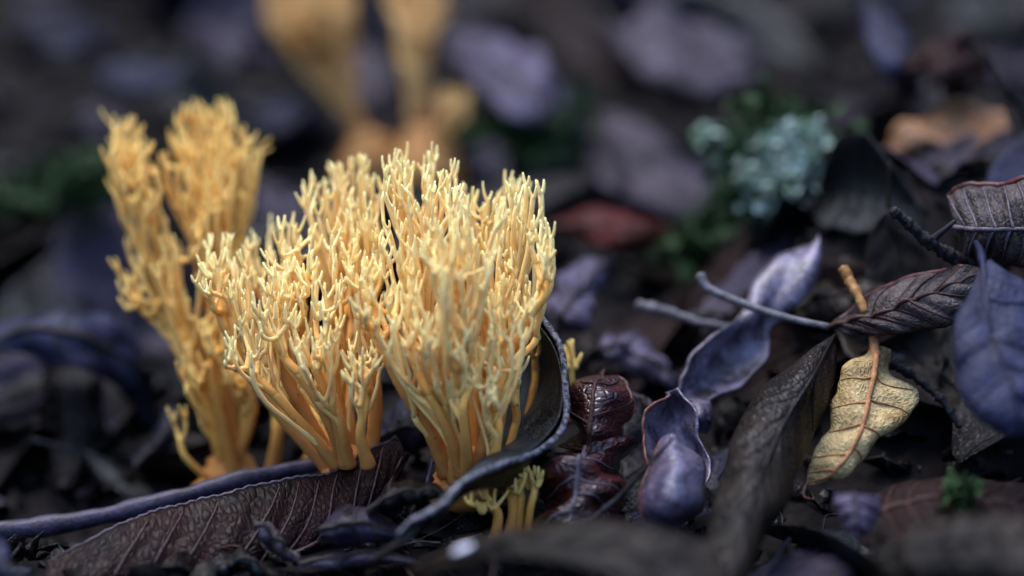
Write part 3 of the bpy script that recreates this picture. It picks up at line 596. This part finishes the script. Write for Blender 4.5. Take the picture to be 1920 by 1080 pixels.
# ------------------------------------------------------------------ general litter: copies of a few leaf shapes
rng = np.random.default_rng(83)
def proto(k):
    n, v = 40, 15; u = np.linspace(0, 1, n); w = (.17 + .05 * (k % 3)) * np.sin(math.pi * u ** (.75 + .12 * (k % 4))) ** .8
    bend = (.10, .22, -.12, .30, .05, -.2)[k % 6]; cup = (.25, -.4, .6, .1, .9, -.15)[k % 6]; sw = (.05, -.08, .1)[k % 3]
    Mi = np.stack([u - .5, sw * np.sin(3.1 * u), bend * (u - .5) ** 2 * 2], 1)
    off = np.stack([0 * u, w, cup * w], 1); off2 = np.stack([0 * u, -w, cup * w * .8], 1)
    G, nrm, V, F, T = blade_grid(Mi + off, Mi, Mi + off2, n, v, 6, .12, .010, .010, serr=.05 * (k % 2), teeth=30, thick=.006, ragged=.06)
    mb = MB(); T = T * .06; mb.add(V, F, T); blade = mb.mesh('blade', M['brown'])
    mb = MB(); mb.tube(G[:, v // 2], .011 * np.linspace(1, .35, n), 6); rib = mb.mesh('midrib', M['brown'])
    mb = MB(); q = Mi[0] + np.linspace(0, 1, 8)[:, None] * np.array([-.22, .03, .03]); mb.tube(q, .010, 6); pet = mb.mesh('petiole', M['brown'])
    return blade, rib, pet
PROTO = [proto(k) for k in range(6)]
KIND = [('purple', 'dull purple dead leaf among the loose litter', 4), ('darkbrown', 'dark brown dead leaf among the loose litter', 5), ('bluedark', 'indigo dead leaf among the loose litter', 4),
        ('mauve', 'mauve-grey dead leaf among the loose litter', 2), ('brown', 'mid brown dead leaf among the loose litter', 3), ('black', 'black rotted dead leaf among the loose litter', 4),
        ('redbrown', 'reddish brown dead leaf among the loose litter', 2)]
kw_ = np.array([k[2] for k in KIND], float); kw_ /= kw_.sum()
HUE = dict(purple='dull purple', darkbrown='dark brown', bluedark='indigo', mauve='mauve-grey', brown='mid brown', black='black rotted', redbrown='reddish brown')
FORM = ('slightly cupped', 'arched serrated', 'folded', 'broad', 'tightly rolled', 'drooping serrated')
CLEAR = [(1760, 255, 150), (1450, 320, 120), (1480, 540, 110), (950, 150, 130), (790, 150, 90), (600, 60, 120), (1290, 110, 140), (1200, 310, 150), (1740, 430, 140), (1100, 580, 90), (1180, 670, 90), (130, 660, 120)]
def in_way(x, y, lift, size):
    q = np.array([x, y, float(g(x, y)) + lift + .004]) - CAM; d = q @ FWD; px = 960 + q[0] / d / SC; py = 540 - (q @ UPV) / d / SC; r = size * .33 / d / SC
    # a loose leaf must not lie on the line of sight to one of the traced leaves
    return y > .01 and any(abs(px - cx) < cr + r and 0 < py - cy < cr * .6 + r * .5 for cx, cy, cr in CLEAR)
def litter(x, y, size, yaw, tilt, tdir, lift, kind, proto_):
    mk = KIND[kind][0]; big = 'small' if size < .044 else 'large' if size > .062 else 'mid-sized'
    where = 'on the litter bank by the pods' if x > .03 and -.02 < y < .14 else 'in the hollow left of the fungi' if x < -.05 and y < .1 else 'on the ground before the fungi' if y < 0 else \
        'close behind the fungi' if y < .14 else 'around the background fungi' if y < .26 else 'beyond the background fungi'
    t = thing('dead_leaf', f'{big} {FORM[proto_]} {HUE[mk]} leaf {where}', 'leaf', (x, y, float(g(x, y)) + lift), 'loose leaf litter around the fungi')
    t.rotation_euler = (Matrix.Rotation(tdir, 3, 'Z') @ Matrix.Rotation(tilt, 3, 'X') @ Matrix.Rotation(yaw - tdir, 3, 'Z')).to_euler(); t.scale = (size,) * 3
    for nm, me in zip(('blade', 'midrib', 'petiole'), PROTO[proto_]):
        o = link(nm, me, t); o.material_slots[0].link = 'OBJECT'; o.material_slots[0].material = M[mk]
cnt = 0
while cnt < 185:
    y = rng.uniform(-.09, .56); half = .10 + .26 * (y + .40); x = rng.uniform(-half - .04, half + .04)
    near = y < .055
    if near and abs(x + .02) < .06 and y > -.03: lift, tilt = .0005, rng.uniform(0, .08)
    elif near: lift, tilt = rng.uniform(0, .003), rng.uniform(0, .16)
    else: lift, tilt = rng.uniform(.0, .012), abs(rng.normal(0, .38))
    size = rng.uniform(.032, .062) if near else rng.uniform(.04, .08)
    if -.10 < x < -.008 and -.055 < y < .012: continue      # the toothed leaf and the stalk lie here
    if near and rng.random() < .45 or in_way(x, y, lift, size) and rng.random() < .85: continue
    litter(x, y, size, rng.uniform(0, 6.28), min(tilt, .9), rng.uniform(0, 6.28), lift, rng.choice(len(KIND), p=kw_), int(rng.integers(6)))
    cnt += 1
for i in range(42):                                    # leaves heaped in the hollow on the left and in front
    x, y = (rng.uniform(-.12, -.050), rng.uniform(.025, .13)) if i < 26 else (rng.uniform(-.02, .10), rng.uniform(-.075, -.035))
    litter(x, y, rng.uniform(.032, .05), rng.uniform(0, 6.28), abs(rng.normal(0, .28)), rng.uniform(0, 6.28), rng.uniform(0, .004), rng.choice(len(KIND), p=kw_), int(rng.integers(6)))
for i in range(46):                                    # the bank is covered with leaves that follow its slope
    x, y = rng.uniform(.025, .135), rng.uniform(.025, .15); e = .004
    gx, gy = float(g(x + e, y) - g(x - e, y)) / (2 * e), float(g(x, y + e) - g(x, y - e)) / (2 * e)
    sl = min(.9, math.hypot(gx, gy)); td = math.atan2(gx, -gy) if sl > .05 else rng.uniform(0, 6.28)
    litter(x, y, rng.uniform(.032, .055), rng.uniform(0, 6.28), -math.atan(sl) + rng.normal(0, .22) if False else math.atan(sl) * -1 + rng.normal(0, .25), td, rng.uniform(.0, .003), rng.choice(len(KIND), p=kw_), int(rng.integers(6)))

# ------------------------------------------------------------------ moss, lichen, crumbs
rng = np.random.default_rng(81)
def tuft(name, label, cat, px, py, z, rx, rz, n, mat, size, lobes):
    c = P(px, py, z); t = thing(name, label, cat, (c[0], c[1], float(g(c[0], c[1])))); base = np.array(t.location)
    groups = [MB() for _ in range(lobes)]; cen = [c + rng.normal(0, 1, 3) * np.array([rx, rx, rz]) * .55 for _ in range(lobes)]
    for i in range(n):
        k = i % lobes; p = cen[k] + rng.normal(0, 1, 3) * np.array([rx, rx, rz]) * .35
        d = unit(rng.normal(0, 1, 3) + np.array([0, -.2, .8])); s = unit(np.cross(d, rng.normal(0, 1, 3))); w = size * rng.uniform(.5, 1.2); nn = np.cross(d, s)
        q = [p - s * w * .2, p + d * w * .6 - s * w * .5 + nn * w * .15, p + d * w + nn * w * .35, p + d * w * .6 + s * w * .5 + nn * w * .15, p + s * w * .2, p + d * w * .55 - nn * w * .12]
        groups[k].add(q, [(0, 1, 5), (1, 2, 5), (2, 3, 5), (3, 4, 5), (4, 0, 5)])
    for gmb in groups: link('frond_clump', gmb.mesh('frond_clump', mat, origin=base), t)
    return t
tuft('lichen', 'pale blue-green lichen tuft on the litter behind the lilac pod', 'lichen', 1470, 325, .030, .0075, .007, 900, M['lichen'], .0023, 12)
tuft('lichen', 'tiny white lichen dot left of the lichen tuft', 'lichen', 1368, 278, .030, .003, .003, 60, M['lichen'], .004, 2)
tuft('moss', 'green moss growing through the pale lichen tuft', 'moss', 1440, 300, .028, .010, .009, 300, M['moss'], .004, 5)
tuft('moss', 'dark green moss cushion below the lichen tuft', 'moss', 1350, 455, .008, .012, .006, 500, M['moss'], .004, 6)
tuft('moss', 'faint green moss patch behind the amber fungus', 'moss', 140, 355, .006, .014, .005, 400, M['moss'], .004, 5)
tuft('moss', 'green moss patch in the shade right of the purple leaf', 'moss', 985, 250, .010, .012, .006, 400, M['moss'], .004, 5)
tuft('moss', 'little green moss sprig in the dark under the blue leaf', 'moss', 1800, 925, .388, .003, .002, 80, M['moss'], .0025, 3)
def flakes(name, label, mat, n, smin, smax):
    mb = MB()
    for i in range(n):
        y = rng.uniform(-.12, .38); half = .12 + .26 * (y + .40); x = rng.uniform(-half, half); w = rng.uniform(smin, smax)
        c = np.array([x, y, float(g(x, y)) + w * rng.uniform(.1, .5)]); d = unit(rng.normal(0, 1, 3) * np.array([1, 1, .5])); s_ = unit(np.cross(d, rng.normal(0, 1, 3) + UP)); nn = np.cross(d, s_)
        a = np.linspace(0, 6.283, 6, endpoint=False) + rng.uniform(0, 1); rr = w * rng.uniform(.5, 1.1, 6)
        ring = c + (np.cos(a) * rr)[:, None] * d + (np.sin(a) * rr * .6)[:, None] * s_ + (np.cos(2 * a) * w * rng.uniform(-.3, .3))[:, None] * nn
        top = c + nn * w * .2; v = np.vstack([ring, top, ring - nn * w * .06, top - nn * w * .06])
        mb.add(v, [(k, (k + 1) % 6, 6) for k in range(6)] + [(7 + (k + 1) % 6, 7 + k, 13) for k in range(6)] + [(k, 7 + k, 7 + (k + 1) % 6, (k + 1) % 6) for k in range(6)], v * 1000)
    o = link(name, mb.mesh(name, mat)); tag(o, label, 'litter', None, 'stuff')
flakes('leaf_fragments', 'crumbled dark leaf fragments filling the gaps of the litter', M['darkbrown'], 5200, .0015, .0055)
flakes('soil_crumbs', 'black crumbs of soil and rotted leaf between the leaves', M['black'], 4000, .0008, .003)

for i in range(16):                                   # fine rootlets and needle-thin stalks in the gaps
    if i < 9: x, y = rng.uniform(.012, .085), rng.uniform(-.022, .03)
    else: x, y = rng.uniform(-.06, .02), rng.uniform(-.035, -.005)
    a = rng.uniform(0, 6.28); L_ = rng.uniform(.010, .024); q = np.linspace(-.5, .5, 12)
    pts = np.stack([x + q * L_ * math.cos(a) + .0012 * np.sin(q * 7), y + q * L_ * math.sin(a), 0 * q], 1)
    pts[:, 2] = g(pts[:, 0], pts[:, 1]) + .0025 + .0012 * np.sin(q * 6 + i); mb = MB(); mb.tube(pts, np.linspace(.00028, .00014, 12), 6, wob=.1)
    where = 'by the pods and red leaf' if i < 9 else 'in front of the fungus bases'
    t = link('rootlet', mb.mesh('rootlet', M[('vein_red', 'bark_grey', 'bark_black')[i % 3]], origin=pts[0])); t.location = pts[0]
    tag(t, ('thin reddish', 'thin grey', 'thin black')[i % 3] + ' rootlet lying in the litter ' + where, 'rootlet', 'rootlets in the litter')
